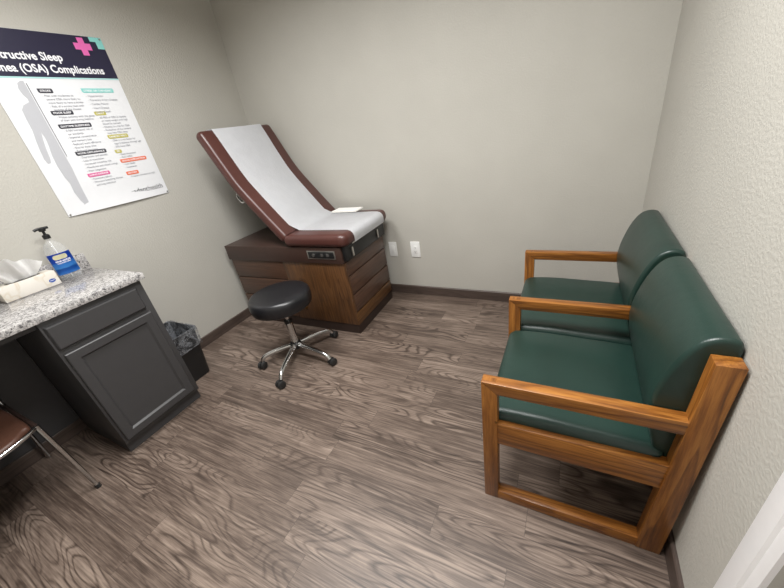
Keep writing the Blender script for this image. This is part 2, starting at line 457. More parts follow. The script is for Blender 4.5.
GREY = ink('silhouette', (186, 187, 192)); DARK = ink('charcoal', (62, 62, 70)); OLIVE = ink('olive', (186, 178, 92)); ORNG = ink('orange', (226, 112, 78)); ROSE = ink('rose', (214, 92, 150)); TXT = ink('text', (128, 130, 138))
band = flat('header_band', [rect(0, PWD, 1.945, PZ1 - 0.001)], NAVY)
flat('header_stripe', [rect(0, PWD, 1.938, 1.945)], ink('pale_teal', (176, 218, 218)))
def plus(cs_, cz, a, t): return [(cs_ - t, cz - a), (cs_ + t, cz - a), (cs_ + t, cz - t), (cs_ + a, cz - t), (cs_ + a, cz + t), (cs_ + t, cz + t), (cs_ + t, cz + a), (cs_ - t, cz + a), (cs_ - t, cz + t), (cs_ - a, cz + t), (cs_ - a, cz - t), (cs_ - t, cz - t)]
flat('cross_emblem', [plus(0.510, 2.106, 0.044, 0.0165)], PINK, 0.0064, band)
flat('corner_emblem', [[(0.560, 2.158), (0.560, 2.135), (0.590, 2.135), (0.590, 2.100), (PWD, 2.100), (PWD, 2.158)]], TEAL, 0.0064, band)
def PT(s, z, x=0.0066): return Matrix(((0, 0, 1, x), (1, 0, 0, PY + s), (0, 1, 0, z), (0, 0, 0, 1)))
def texts(name, items, mat, parent=None, x=0.0066):
    bm = bmesh.new()
    for it in items:
        s, z, size, body = it[:4]; wd = it[4] if len(it) > 4 else None; bold = it[5] if len(it) > 5 else 0.0
        merge(bm, text_bm(body, size, PT(s, z, x), 'LEFT', bold, wd))
    return build(name, bm, mat, parent or poster, smooth=0)
texts('title_lettering', [(0.022, 2.026, 0.053, 'Obstructive Sleep', 0.352, 0.0014), (0.022, 1.968, 0.053, 'Apnea (OSA) Complications', 0.540, 0.0014)], WHITE, band)
# silhouette of a standing figure seen from behind, left half
sil = [(0.128, 1.925), (0.112, 1.915), (0.104, 1.89), (0.108, 1.862), (0.118, 1.842), (0.116, 1.826), (0.085, 1.812), (0.068, 1.790), (0.064, 1.745), (0.062, 1.690), (0.052, 1.640), (0.044, 1.590), (0.040, 1.545), (0.046, 1.520), (0.060, 1.522), (0.068, 1.545), (0.074, 1.590), (0.084, 1.640), (0.094, 1.680),
       (0.098, 1.650), (0.094, 1.610), (0.084, 1.560), (0.080, 1.500), (0.084, 1.440), (0.092, 1.400), (0.088, 1.350), (0.096, 1.300), (0.104, 1.278), (0.092, 1.262), (0.104, 1.256), (0.128, 1.262), (0.132, 1.290), (0.134, 1.360), (0.138, 1.430), (0.142, 1.480), (0.142, 1.925)]
flat('body_silhouette', [sil], GREY, 0.0056)
flat('centre_line', [rect(0.147, 0.150, 1.545, 1.915)], DARK, 0.0058)
heads = [('STROKE', 0.180, 0.248, 1.868, 1.890, DARK), ('POOR SLEEP', 0.186, 0.292, 1.758, 1.780, DARK), ('DAYTIME SLEEPINESS', 0.186, 0.352, 1.688, 1.711, DARK), ('MOOD DISTURBANCE', 0.196, 0.362, 1.540, 1.562, DARK), ('LUNG DISEASE', 0.198, 0.322, 1.415, 1.436, ROSE),
         ('STRESS ON THE HEART', 0.390, 0.566, 1.868, 1.891, TEAL), ('OBESITY', 0.398, 0.462, 1.746, 1.767, OLIVE), ('DIABETES TYPE 2', 0.408, 0.530, 1.612, 1.634, OLIVE), ('GERD', 0.408, 0.448, 1.526, 1.546, OLIVE), ('SEXUAL DYSFUNCTION', 0.412, 0.580, 1.466, 1.488, ORNG), ('NOCTURIA', 0.412, 0.490, 1.388, 1.410, ORNG)]
for body, s0, s1, z0, z1, m in heads:
    hb = flat('heading_tab', [[(s0 + 0.006, z0), (s1 - 0.004, z0), (s1, z0 + 0.004), (s1, z1 - 0.004), (s1 - 0.004, z1), (s0, z1), (s0, z0 + 0.006)]], m)
    texts('heading_lettering', [(s0 + 0.010, z0 + 0.0065, 0.0135, body, s1 - s0 - 0.02, 0.0003)], WHITE, hb)
body = []
def para(s, z, lines, step=0.0175, size=0.0150):
    for i, (ind, b_) in enumerate(lines): body.append((s + ind, z - i * step, size, b_))
para(0.188, 1.850, [(0, '- Men with moderate to'), (0.010, 'severe OSA more likely to'), (0.010, 'more likely to have a stroke')]); para(0.196, 1.797, [(0, '- Risk of a stroke rises with'), (0.01, 'severity of the disease')], 0.0165)
para(0.200, 1.742, [(0, '- Wakes patients with the gasps'), (0.01, 'of their pain during bedtime')], 0.0165)
para(0.200, 1.672, [(0, '- 3-fold increased risk of'), (0.01, 'car accidents'), (0, '- Impaired concentration'), (0.01, 'and memory loss'), (0, '- Reduced work efficiency'), (0, '- Shorter sleep time'), (0, '- Reduced alertness')], 0.0185)
para(0.206, 1.524, [(0, '- Depression and anxiety'), (0, '- Loss of motivation'), (0, '- Increased irritability risk'), (0, '- Moodiness and mood swings'), (0, '- Poor judgement')], 0.0195)
para(0.206, 1.398, [(0, '- Pulmonary failure'), (0.0, '- Worsens breathing disease'), (0.01, 'and lung infections')], 0.0185)
para(0.400, 1.846, [(0, '- Hypertension'), (0, '- Coronary Artery Disease'), (0, '- Cardiac Failure'), (0, '- Heart Disease'), (0, '- Sudden Death')], 0.0215)
para(0.406, 1.728, [(0, '- 60-90% of OSA is obesity'), (0.01, 'or heavy weight with high'), (0.01, 'blood fat content'), (0, '- Obesity is a risk for OSA'), (0, '- Reduction of the content'), (0.01, 'may help OSA sleep')], 0.0175)
para(0.416, 1.596, [(0, '- OSA is a risk factor for'), (0.01, 'type 2 diabetes through age'), (0, '- 50% have OSA')], 0.0185)
para(0.422, 1.512, [(0, '- Gastrointestinal'), (0.0, '- Acid reflux')], 0.0165)
para(0.422, 1.451, [(0, '- Low libido'), (0, '- Impotence')], 0.0195)
para(0.422, 1.372, [(0, '- Frequent urination at night')])
texts('body_lettering', body, TXT)
texts('logo_lettering', [(0.402, 1.268, 0.047, 'adapt', 0.096, 0.0005), (0.502, 1.268, 0.047, 'health', 0.100)], DARK)
flat('logo_mark', [plus(0.384, 1.276, 0.0065, 0.0022), plus(0.393, 1.284, 0.0045, 0.0016)], DARK, 0.0058)
for s, z in ((0.010, 1.236), (PWD - 0.010, 1.237), (0.010, 2.15), (PWD - 0.010, 2.15)):
    bm = bmesh.new(); tube(bm, [(0.004, PY + s, z), (0.010, PY + s, z)], 0.005); build('push_pin', bm, 'satin', poster)

# ------------------------------------------------------------------ base cabinet
FX, YR, YL, CB, CT, TH = 0.5748, -1.6390, -2.0952, 0.077, 0.914, 0.034
UZ = CT - TH
cab = thing('base_cabinet', 'charcoal base cabinet with one drawer and one panel door under granite counter', 'cabinet', (0.29, (YR + YL) / 2, 0))
bm = bmesh.new(); box(bm, 0.016, FX, YL, YR, CB, UZ - 0.0005, 0.0015)
build('cabinet_body', bm, 'charcoal', cab)
build('toe_kick', bx(0.016, FX - 0.030, YL + 0.002, YR - 0.002, 0, CB), 'charcoal', cab)
def shaker(y0, y1, z0, z1, x, rail, name, parent, depth=0.02):
    bm = bmesh.new()
    def ring(i, xx): return [(xx, y0 + i, z0 + i), (xx, y1 - i, z0 + i), (xx, y1 - i, z1 - i), (xx, y0 + i, z1 - i)]
    loops = [ring(0, x), ring(0, x + depth - 0.004), ring(0.004, x + depth), ring(rail, x + depth), ring(rail + 0.010, x + depth - 0.010)]
    V = grid_surface(bm, loops, True); bm.faces.new(V[0][::-1]); bm.faces.new(V[-1])
    return build(name, bm, 'charcoal', parent, smooth=0)
shaker(-2.083, -1.672, 0.104, 0.696, FX, 0.043, 'door', cab)
bm = bmesh.new()
def ring(i, xx, y0=-2.086, y1=-1.678, z0=0.724, z1=0.850): return [(xx, y0 + i, z0 + i), (xx, y1 - i, z0 + i), (xx, y1 - i, z1 - i), (xx, y0 + i, z1 - i)]
V = grid_surface(bm, [ring(0, FX), ring(0, FX + 0.008), ring(0.006, FX + 0.018), ring(0.009, FX + 0.019)], True); bm.faces.new(V[0][::-1]); bm.faces.new(V[-1])
build('drawer', bm, 'charcoal', cab, smooth=0)

# ------------------------------------------------------------------ granite countertop
CE = YR + 0.023
ctop = thing('granite_countertop', 'speckled grey granite countertop with low backsplash on left wall', 'countertop', (0.3, -2.4, UZ))
build('counter_slab', bx(0.001, FX + 0.0245, RF + 0.02, CE, UZ, CT, 0.003), 'granite', ctop)
build('backsplash', bx(0.001, 0.021, RF + 0.02, CE - 0.002, CT, CT + 0.10, 0.002), 'granite', ctop)
build('knee_shade_panel', bx(0.0012, 0.015, RF + 0.06, YL - 0.001, 0.088, UZ - 0.001), 'charcoal', ctop)  # dark panel added over the wall, its charcoal colour standing in for deep shade
build('unseen_shade_panel', bx(0.016, FX, RF + 0.03, RF + 0.055, 0.0, UZ - 0.0005), 'charcoal', ctop)  # unseen support at the counter end, added to darken the knee space
# support strip under the open knee space
build('apron', bx(FX - 0.055, FX - 0.035, RF + 0.03, YL - 0.001, UZ - 0.035, UZ), 'charcoal', ctop)

# ------------------------------------------------------------------ tissue box
tb = thing('tissue_box', 'flat cream tissue box with white tissue pulled up on granite counter', 'tissue box', (0.08, -1.94, CT))
bm = bmesh.new(); box(bm, 0.026, 0.134, -2.052, -1.815, CT + 0.0005, CT + 0.078, 0.002)
build('carton', bm, 'carton', tb)
bm = bmesh.new(); lathe(bm, [(0.0, CT + 0.0782), (1.0, CT + 0.0782), (1.0, CT + 0.0788), (0.0, CT + 0.0788)], 0.08, -1.935, 32, 0.032, 0.075)
build('tissue_opening', bm, 'slot', tb)
bm = bmesh.new(); rows = []
for i in range(22):
    t = i / 21.0
    row = []
    for j in range(41):
        a = j / 40.0
        yy = -1.995 + 0.12 * a
        spread = 1 + 1.05 * t
        y = -1.935 + (yy + 1.935) * spread - 0.012 * t
        top = 0.078 + 0.058 * math.sin(PI * min(1, a * 0.9 + 0.2)) + 0.012 * math.sin(a * 17)
        z = CT + 0.079 + top * t * (1 - 0.12 * t)
        x = 0.08 + 0.022 * math.sin(a * 13 + t * 2.0) * (0.4 + t) + 0.028 * t * t * math.sin(a * 5 + 0.6) + 0.012 * t
        row.append((x, y, z))
    rows.append(row)
grid_surface(bm, rows); bmesh.ops.solidify(bm, geom=bm.faces[:], thickness=0.0006)
build('tissue', bm, 'tissue', tb)
# blue oval brand mark on the carton
bm = bmesh.new(); n = 28
vs1 = [bm.verts.new((0.1346, -1.846 + 0.015 * math.cos(2 * PI * k / n), CT + 0.031 + 0.010 * math.sin(2 * PI * k / n))) for k in range(n)]
vs2 = [bm.verts.new((v.co.x + 0.0004, v.co.y, v.co.z)) for v in vs1]
bm.faces.new(vs1); bm.faces.new(vs2)
for k in range(n): bm.faces.new((vs1[k], vs1[(k + 1) % n], vs2[(k + 1) % n], vs2[k]))
mk = build('oval_mark', bm, ink('blue', (38, 78, 160)), tb, smooth=0)
bm = text_bm('SOFT', 0.010, Matrix(((0, 0, 1, 0.1353), (1, 0, 0, -1.8565), (0, 1, 0, CT + 0.0275), (0, 0, 0, 1))), 'LEFT', 0.0, 0.021); bm.free()
bm = bmesh.new(); box(bm, 0.1350, 0.1353, -1.856, -1.836, CT + 0.0300, CT + 0.0325)
build('mark_stripe', bm, WHITE, mk, smooth=0)

# ------------------------------------------------------------------ sanitizer pump bottle
BXc, BYc = 0.098, -1.750
bot = thing('hand_sanitizer_bottle', 'clear pump bottle with blue label and black pump beside the tissue box', 'bottle', (BXc, BYc, CT))
bm = bmesh.new()
H = [(0.0, 0.001), (0.86, 0.001), (0.97, 0.006), (1.0, 0.015), (1.0, 0.158), (0.95, 0.176), (0.80, 0.196), (0.56, 0.214), (0.33, 0.225), (0.25, 0.230), (0.25, 0.243), (0.0, 0.243)]
lathe(bm, [(r, CT + z) for r, z in H], BXc, BYc, 48, 0.033, 0.054)
build('bottle', bm, 'bottle', bot)
bm = bmesh.new(); lathe(bm, [(r * 0.93, CT + 0.003 + z * 0.70) for r, z in H[:5]] + [(0.0, CT + 0.003 + 0.165 * 0.70)], BXc, BYc, 48, 0.033, 0.054)
build('gel', bm, m_glass('clear_gel', (0.80, 0.86, 0.9, 1), 0.07, 0.05), bot)
bm = bmesh.new(); rows = []
for z in (0.036, 0.156):
    rows.append([(BXc + 0.0338 * math.cos(t) , BYc + 0.0545 * math.sin(t), CT + z) for t in [(-1.3 + 2.6 * k / 24) for k in range(25)]])
grid_surface(bm, rows); bmesh.ops.solidify(bm, geom=bm.faces[:], thickness=0.0004)
lab = build('label', bm, 'label', bot, label='blue front label')
bm = bmesh.new(); rows = []
for i in range(13):
    th_ = PI * i / 12; zz = CT + 0.135 + 0.013 * math.cos(th_); half = 0.022 + 0.010 * math.sin(th_)
    rows.append([(BXc + 0.0345 * math.sqrt(max(0, 1 - (yy / 0.0548) ** 2)), BYc + yy, zz) for yy in [-0.006 - half + 2 * half * k / 16 for k in range(17)]])
grid_surface(bm, rows); bmesh.ops.solidify(bm, geom=bm.faces[:], thickness=0.0003)
build('brand_panel', bm, ink('cream', (246, 240, 205)), lab)
bm = bmesh.new()
merge(bm, text_bm('HAND SANITIZER', 0.013, Matrix(((0, 0, 1, BXc + 0.0348), (1, 0, 0, BYc - 0.036), (0, 1, 0, CT + 0.108), (0, 0, 0, 1))), 'LEFT', 0.0004, 0.070))
merge(bm, text_bm('KILLS 99.99% GERMS', 0.009, Matrix(((0, 0, 1, BXc + 0.0348), (1, 0, 0, BYc - 0.033), (0, 1, 0, CT + 0.098), (0, 0, 0, 1))), 'LEFT', 0.0002, 0.062))
for v in bm.verts:
    yy = v.co.y - BYc; v.co.x = BXc + 0.0346 * math.sqrt(max(0, 1 - (yy / 0.0552) ** 2))
build('label_lettering', bm, WHITE, lab, smooth=0)
bm = bmesh.new(); lathe(bm, [(0.0, CT + 0.240), (0.0165, CT + 0.240), (0.0165, CT + 0.259), (0.012, CT + 0.263), (0.0065, CT + 0.265), (0.0065, CT + 0.280), (0.014, CT + 0.282), (0.016, CT + 0.287), (0.015, CT + 0.297), (0.0, CT + 0.299)], BXc, BYc, 24)
tube(bm, catmull([(BXc, BYc + 0.028, CT + 0.296), (BXc + 0.002, BYc - 0.006, CT + 0.298), (BXc + 0.003, BYc - 0.024, CT + 0.297), (BXc + 0.003, BYc - 0.036, CT + 0.293)]), 0.0070, 12)
build('pump', bm, 'black', bot)
bm = bmesh.new(); tube(bm, [(BXc, BYc, CT + 0.245), (BXc - 0.004, BYc + 0.006, CT + 0.010)], 0.0035, 10); build('dip_tube', bm, 'white_plastic', bot)

# ------------------------------------------------------------------ waste bin with liner
bin_ = thing('waste_bin', 'small black waste bin with clear grey liner beside the charcoal cabinet', 'bin', (0.23, -1.52, 0))
def rrect(x0, x1, y0, y1, r, n=5):
    out = []
    for cx, cy, a0 in ((x1 - r, y1 - r, 0), (x0 + r, y1 - r, PI / 2), (x0 + r, y0 + r, PI), (x1 - r, y0 + r, 1.5 * PI)):
        for k in range(n + 1): a = a0 + PI / 2 * k / n; out.append((cx + r * math.cos(a), cy + r * math.sin(a)))
    return out
def binloop(t, off, z):  # t 0 bottom, 1 top
    x0 = 0.105 - 0.028 * t - off; x1 = 0.366 + 0.034 * t + off; y0 = -1.588 - 0.026 * t - off; y1 = -1.424 + 0.024 * t + off
    return [(x, y, z) for x, y in rrect(x0, x1, y0, y1, 0.026)]
BHt = 0.385
bm = bmesh.new()
loops = [binloop(0, -0.006, 0.0), binloop(0.01, 0, 0.006)] + [binloop(k / 6, 0, BHt * k / 6) for k in range(1, 6)] + [binloop(0.97, 0, BHt - 0.012), binloop(0.97, 0.004, BHt - 0.011), binloop(1, 0.004, BHt), binloop(1, -0.001, BHt), binloop(0.03, -0.004, 0.012)]
V = grid_surface(bm, loops, True); bm.faces.new(V[0][::-1]); bm.faces.new(V[-1])
build('bin_body', bm, 'black', bin_)
bm = bmesh.new(); loops = []
for z, off in ((0.20, -0.010), (0.30, -0.008), (BHt - 0.01, -0.006), (BHt + 0.004, -0.001), (BHt + 0.004, 0.006), (BHt - 0.02, 0.009), (BHt - 0.06, 0.010), (BHt - 0.10, 0.012), (BHt - 0.128, 0.013)):
    lp = []
    for k, p in enumerate(binloop(min(1, z / BHt), off, z)):
        nv = noise.noise(Vector(p) * 22) * 0.006
        zz = z + (noise.noise(Vector((k * 0.5, 3, 1))) * 0.018 if z < BHt - 0.12 and off > 0.011 else 0)
        c = Vector((0.24, -1.51, z)); d = (Vector(p) - c); d.z = 0; d.normalize()
        q = Vector(p) + d * (abs(nv) if off > 0.003 else -abs(nv)); lp.append((q.x, q.y, zz))
    loops.append(lp)
grid_surface(bm, loops, True); bmesh.ops.solidify(bm, geom=bm.faces[:], thickness=0.0004)
build('bin_liner', bm, 'liner', bin_, label='clear grey plastic liner folded over the rim')

# ------------------------------------------------------------------ exam table (built in its own frame: +x foot end, +y to the back wall)
TA = 0.0165
ex = thing('exam_table', 'brown exam table with raised vinyl backrest and wood drawer base by back wall', 'exam table', (1.275, -0.718, 0), TA)
LX = -1.171; DY = 0.602
def E(name, bm, mat, parent=ex, **kw): return build(name, bm, mat, parent, local=True, **kw)
E('plinth', bx(LX + 0.01, -0.004, 0.004, DY, 0, 0.083), 'plinth')
E('base_body', bx(LX + 0.004, -0.006, 0.006, DY - 0.006, 0.083, 0.606), 'plinth')
E('upper_housing', bx(LX - 0.014, -0.001, -0.014, DY + 0.012, 0.604, 0.727, 0.004), 'brown_metal')
# long side: drawer bank, then oak veneer panel
for z0, z1 in ((0.446, 0.602), (0.276, 0.436), (0.088, 0.266)):
    E('side_drawer', bx(LX, -0.592, -0.002, 0.012, z0, z1, 0.002), 'walnut')
dp = E('side_panel', bx(-0.589, 0.0, -0.002, 0.012, 0.084, 0.603, 0.0015), 'brown_oak', label='brown oak veneer side panel')
bm = bmesh.new(); lathe(bm, [(0, 0), (0.020, 0), (0.020, 0.004), (0.014, 0.008), (0, 0.009)], 0, 0, 24)
bm.transform(Matrix.Translation((-0.49, -0.002, 0.195)) @ Matrix.Rotation(PI / 2, 4, 'X')); E('lock_knob', bm, 'brass', dp)
# foot end: three drawers and a bottom rail
for z0, z1 in ((0.500, 0.603), (0.345, 0.491), (0.193, 0.336)):
    E('end_drawer', bx(-0.010, 0.004, 0.016, DY - 0.006, z0, z1, 0.002), 'walnut_y')
E('end_rail', bx(-0.010, 0.004, 0.0, DY - 0.002, 0.084, 0.184, 0.0015), 'brown_oak_y', label='lighter brown oak bottom rail')
E('corner_stile', bx(-0.010, 0.003, -0.001, 0.014, 0.184, 0.603), 'brown_oak')
# black stirrup and tray recess at the foot end
rc = E('foot_tray', bx(-0.02, 0.028, 0.004, DY - 0.004, 0.618, 0.727, 0.003), 'black')
for yy in (0.075, 0.462):
    E('stirrup_pull', bx(0.028, 0.040, yy, yy + 0.016, 0.632, 0.700, 0.003), 'satin', rc)
E('tray_lip', bx(0.024, 0.034, 0.10, DY - 0.10, 0.716, 0.726, 0.002), 'satin', rc)
# control plate on the housing
cp = E('outlet_plate', bx(-0.300, -0.052, -0.018, -0.013, 0.640, 0.703, 0.001), 'satin')
ci = E('outlet_insert', bx(-0.290, -0.062, -0.0205, -0.017, 0.648, 0.695, 0.001), 'black', cp)
bm = bmesh.new(); tube(bm, [(-0.240, -0.0200, 0.672), (-0.240, -0.0270, 0.672)], 0.012); E('plate_switch', bm, 'satin', ci)
for xx in (-0.165, -0.115): E('plate_socket', bx(xx - 0.012, xx + 0.012, -0.0225, -0.020, 0.660, 0.684, 0.001), 'slot', ci)
# seat cushion
PY0, PY1 = -0.034, 0.640
def pad_outline(x0, x1, y0, y1, r):
    out = []
    for cx, cy, a0, rr in ((x1 - r, y1 - r, 0, r), (x0 + 0.02, y1 - 0.02, PI / 2, 0.02), (x0 + 0.02, y0 + 0.02, PI, 0.02), (x1 - r, y0 + r, 1.5 * PI, r)):
        for k in range(7): a = a0 + PI / 2 * k / 6; out.append((cx + rr * math.cos(a), cy + rr * math.sin(a)))
    return out
E('seat_cushion', round_pad(pad_outline(-0.475, 0.068, PY0, PY1, 0.060), 'z', 0.729, 0.822, 0.038, 6), 'brown_vinyl')
# backrest: curved slab, centre line in (x, z)
ctr = [(-0.464, 0.780), (-0.525, 0.853), (-0.640, 0.994), (-0.785, 1.184), (-0.872, 1.344), (-0.944, 1.494), (-0.985, 1.570)]
cl = catmull([(x, 0, z) for x, z in ctr], 5)
def slab(cl, half, y0, y1, r, endr=0.03):
    secs = []; n = len(cl); tot = 0; L_ = [0]
    for a, b in zip(cl, cl[1:]): tot += (b - a).length; L_.append(tot)
    for i, p in enumerate(cl):
        d = (cl[min(i + 1, n - 1)] - cl[max(i - 1, 0)]).normalized(); nr = Vector((d.z, 0, -d.x))
        e = min(L_[i], tot - L_[i]); k = 1.0 if e >= endr else math.sqrt(max(0.0, 1 - (1 - e / endr) ** 2)) * 0.75 + 0.25
        ins = (1 - k) * endr
        h = half * k; rr = min(r, h * 0.98); lp = []
        for cx, cy, a0 in ((h - rr, y1 - ins - rr, 0), (-h + rr, y1 - ins - rr, PI / 2), (-h + rr, y0 + ins + rr, PI), (h - rr, y0 + ins + rr, 1.5 * PI)):
            for q in range(6):
                a = a0 + PI / 2 * q / 5; lp.append(tuple(p + nr * (cx + rr * math.cos(a)) + Vector((0, cy + rr * math.sin(a), 0))))
        secs.append(lp)
    return loft_pad(secs)
def resample(cl, extra):
    out = []; tot = sum((b - a).length for a, b in zip(cl, cl[1:])); ts = [0, .003, .008, .015, .022, .03] + [tot * k / 24 for k in range(2, 23)] + [tot - d for d in (.03, .022, .015, .008, .003, 0)]
    for t in ts:
        acc = 0
        for a, b in zip(cl, cl[1:]):
            l = (b - a).length
            if acc + l >= t - 1e-9: out.append(a.lerp(b, (t - acc) / l)); break
            acc += l
        else: out.append(cl[-1])
    return out
cl = resample(cl, 0)
br = E('backrest_cushion', slab(cl, 0.040, PY0, PY1 + 0.03, 0.032), 'brown_vinyl')
# thin backing board under the backrest and its chrome release handle
bc = []
for i, p in enumerate(cl[6:-6]):
    d = (cl[min(i + 7, len(cl) - 1)] - cl[i + 5]).normalized(); nr = Vector((d.z, 0, -d.x)); bc.append(p - nr * 0.044)
E('backrest_board', slab(bc, 0.008, PY0 + 0.03, PY1 - 0.02, 0.005, 0.01), 'plinth')
hp = [(-0.842, 1.140), (-0.872, 1.118), (-0.842, 1.068), (-0.800, 1.072)]
bm = bmesh.new(); tube(bm, catmull([(x, 0.03, z) for x, z in hp], 5), 0.006); E('release_handle', bm, 'chrome')
bm = bmesh.new(); tube(bm, [(-0.50, 0.05, 0.755), (-0.50, 0.55, 0.755)], 0.014); E('hinge_bar', bm, 'satin')

# exam paper running down backrest and seat (a sheet of its own)
pp = [Vector((-0.950, 0, 1.565))]
top = []
for i in range(2, len(cl)):
    d = (cl[min(i + 1, len(cl) - 1)] - cl[i - 1]).normalized(); nr = Vector((d.z, 0, -d.x)); top.append(cl[i] + nr * 0.0415)
top = [p for p in top if p.z > 0.846][:-2]
p0 = cl[-1]
path = [p0 + Vector((-0.048, 0, -0.030)), p0 + Vector((-0.040, 0, 0.004)), p0 + Vector((-0.012, 0, 0.0145))] + top[::-1]
path += [Vector((-0.398, 0, 0.8285)), Vector((-0.36, 0, 0.8265)), Vector((-0.28, 0, 0.826)), Vector((-0.2, 0, 0.826)), Vector((-0.1, 0, 0.826)), Vector((0.0, 0, 0.826)), Vector((0.030, 0, 0.825)), Vector((0.053, 0, 0.818)), Vector((0.069, 0, 0.803)), Vector((0.0755, 0, 0.785)), Vector((0.0765, 0, 0.762)), Vector((0.074, 0, 0.740))]
rows = []
m_ = Matrix.Translation(Vector((1.275, -0.718, 0))) @ Matrix.Rotation(TA, 4, 'Z')
for i, p in enumerate(path):
    t = i / (len(path) - 1)
    ya = 0.076; yb = 0.562 - 0.03 * min(1, t * 1.4)
    row = []
    for j in range(25):
        y = ya + (yb - ya) * j / 24
        q = Vector((p.x, y, p.z)); e = abs(noise.noise(Vector((p.x * 9, y * 9, p.z * 9)))) * 0.0025
        d = (path[min(i + 1, len(path) - 1)] - path[max(i - 1, 0)]).normalized(); nr = Vector((-d.z, 0, d.x))
        row.append(m_ @ (q + nr * (e + 0.001)))
    rows.append(row)
bm = bmesh.new(); grid_surface(bm, rows); bmesh.ops.solidify(bm, geom=bm.faces[:], thickness=0.0006)
tag(build('exam_table_paper', bm, 'paper', None, loc=(1.0, -0.42, 0.83)), 'long white paper strip covering the brown exam table backrest and seat', 'paper')
# folded sheet lying on the far side of the seat
bm = bmesh.new(); box(bm, -0.125, 0.125, -0.062, 0.062, 0, 0.0025); box(bm, -0.122, 0.123, -0.060, 0.061, 0.003, 0.0055); box(bm, -0.124, 0.121, -0.061, 0.0615, 0.006, 0.0085)
bm.transform(Matrix.Translation((0.985, -0.150, 0.8345)) @ Matrix.Rotation(0.0, 4, 'Z'))
tag(build('folded_paper', bm, 'sheet', None, loc=(0.985, -0.150, 0.8345), smooth=0), 'small folded white paper lying on the far edge of the exam table seat', 'paper')

# ------------------------------------------------------------------ wall plates
def plate(name, label, xc, zc, w=0.076, h=0.135, decora=True):
    t = thing(name, label, 'wall plate', (xc, 0, zc - h / 2))
    bm = bmesh.new(); box(bm, xc - w / 2, xc + w / 2, -0.007, 0, zc - h / 2, zc + h / 2, 0.003)
    build('cover_plate', bm, 'white_plastic', t); return t
p1 = plate('light_switch_plate', 'plain white wall plate nearest the exam table on back wall', 1.286, 0.434)
build('rocker', bx(1.286 - 0.017, 1.286 + 0.017, -0.0095, -0.006, 0.434 - 0.034, 0.434 + 0.034, 0.001), 'white_plastic', p1)
p2 = plate('power_outlet', 'white duplex power outlet further from the exam table on back wall', 1.503, 0.436, 0.086, 0.142)
of = build('outlet_face', bx(1.503 - 0.017, 1.503 + 0.017, -0.0095, -0.006, 0.436 - 0.034, 0.436 + 0.034, 0.001), 'white_plastic', p2)
bm = bmesh.new()
for dz in (-0.018, 0.018):
    for dx in (-0.006, 0.006): box(bm, 1.503 + dx - 0.0012, 1.503 + dx + 0.0012, -0.0101, -0.0094, 0.436 + dz - 0.004, 0.436 + dz + 0.005)
    box(bm, 1.503 - 0.002, 1.503 + 0.002, -0.0101, -0.0094, 0.436 + dz - 0.012, 0.436 + dz - 0.008)
build('slots', bm, 'slot', of)

# ------------------------------------------------------------------ stool
SX, SY = 0.95, -1.08
st = thing('rolling_stool', 'round black vinyl rolling stool on chrome five-leg base', 'stool', (SX, SY, 0))
bm = bmesh.new(); R_ = 0.205
lathe(bm, [(0, 0.432), (R_ - 0.012, 0.432), (R_ - 0.002, 0.438), (R_ + 0.002, 0.452), (R_ + 0.005, 0.480), (R_ + 0.004, 0.508), (R_ - 0.001, 0.522), (R_ - 0.010, 0.531), (R_ - 0.026, 0.536), (R_ - 0.08, 0.539), (0, 0.540)], SX, SY, 64)
build('seat', bm, 'black_vinyl', st)
bm = bmesh.new(); box(bm, SX - 0.075, SX + 0.075, SY - 0.075, SY + 0.075, 0.415, 0.431, 0.004); build('seat_plate', bm, 'black', st)
bm = bmesh.new(); lathe(bm, [(0, 0.300), (0.014, 0.300), (0.014, 0.416), (0, 0.416)], SX, SY, 24); build('gas_lift', bm, 'chrome', st)
bm = bmesh.new(); lathe(bm, [(0, 0.10), (0.026, 0.10), (0.026, 0.285), (0.022, 0.300), (0.0, 0.301)], SX, SY, 28); build('column', bm, 'chrome', st)
bm = bmesh.new(); lathe(bm, [(0.015, 0.296), (0.029, 0.296), (0.029, 0.318), (0.015, 0.318)], SX, SY, 28); build('collar', bm, 'black', st)
bm = bmesh.new(); lathe(bm, [(0, 0.082), (0.040, 0.082), (0.044, 0.092), (0.044, 0.118), (0.034, 0.130), (0, 0.131)], SX, SY, 30); build('hub', bm, 'black', st)
ends = [(0.775, -1.268), (1.066, -1.385), (1.268, -1.112), (1.082, -0.822), (0.722, -0.888)]
swivel = [0.9, -0.6, 1.4, 0.5, 0.0]
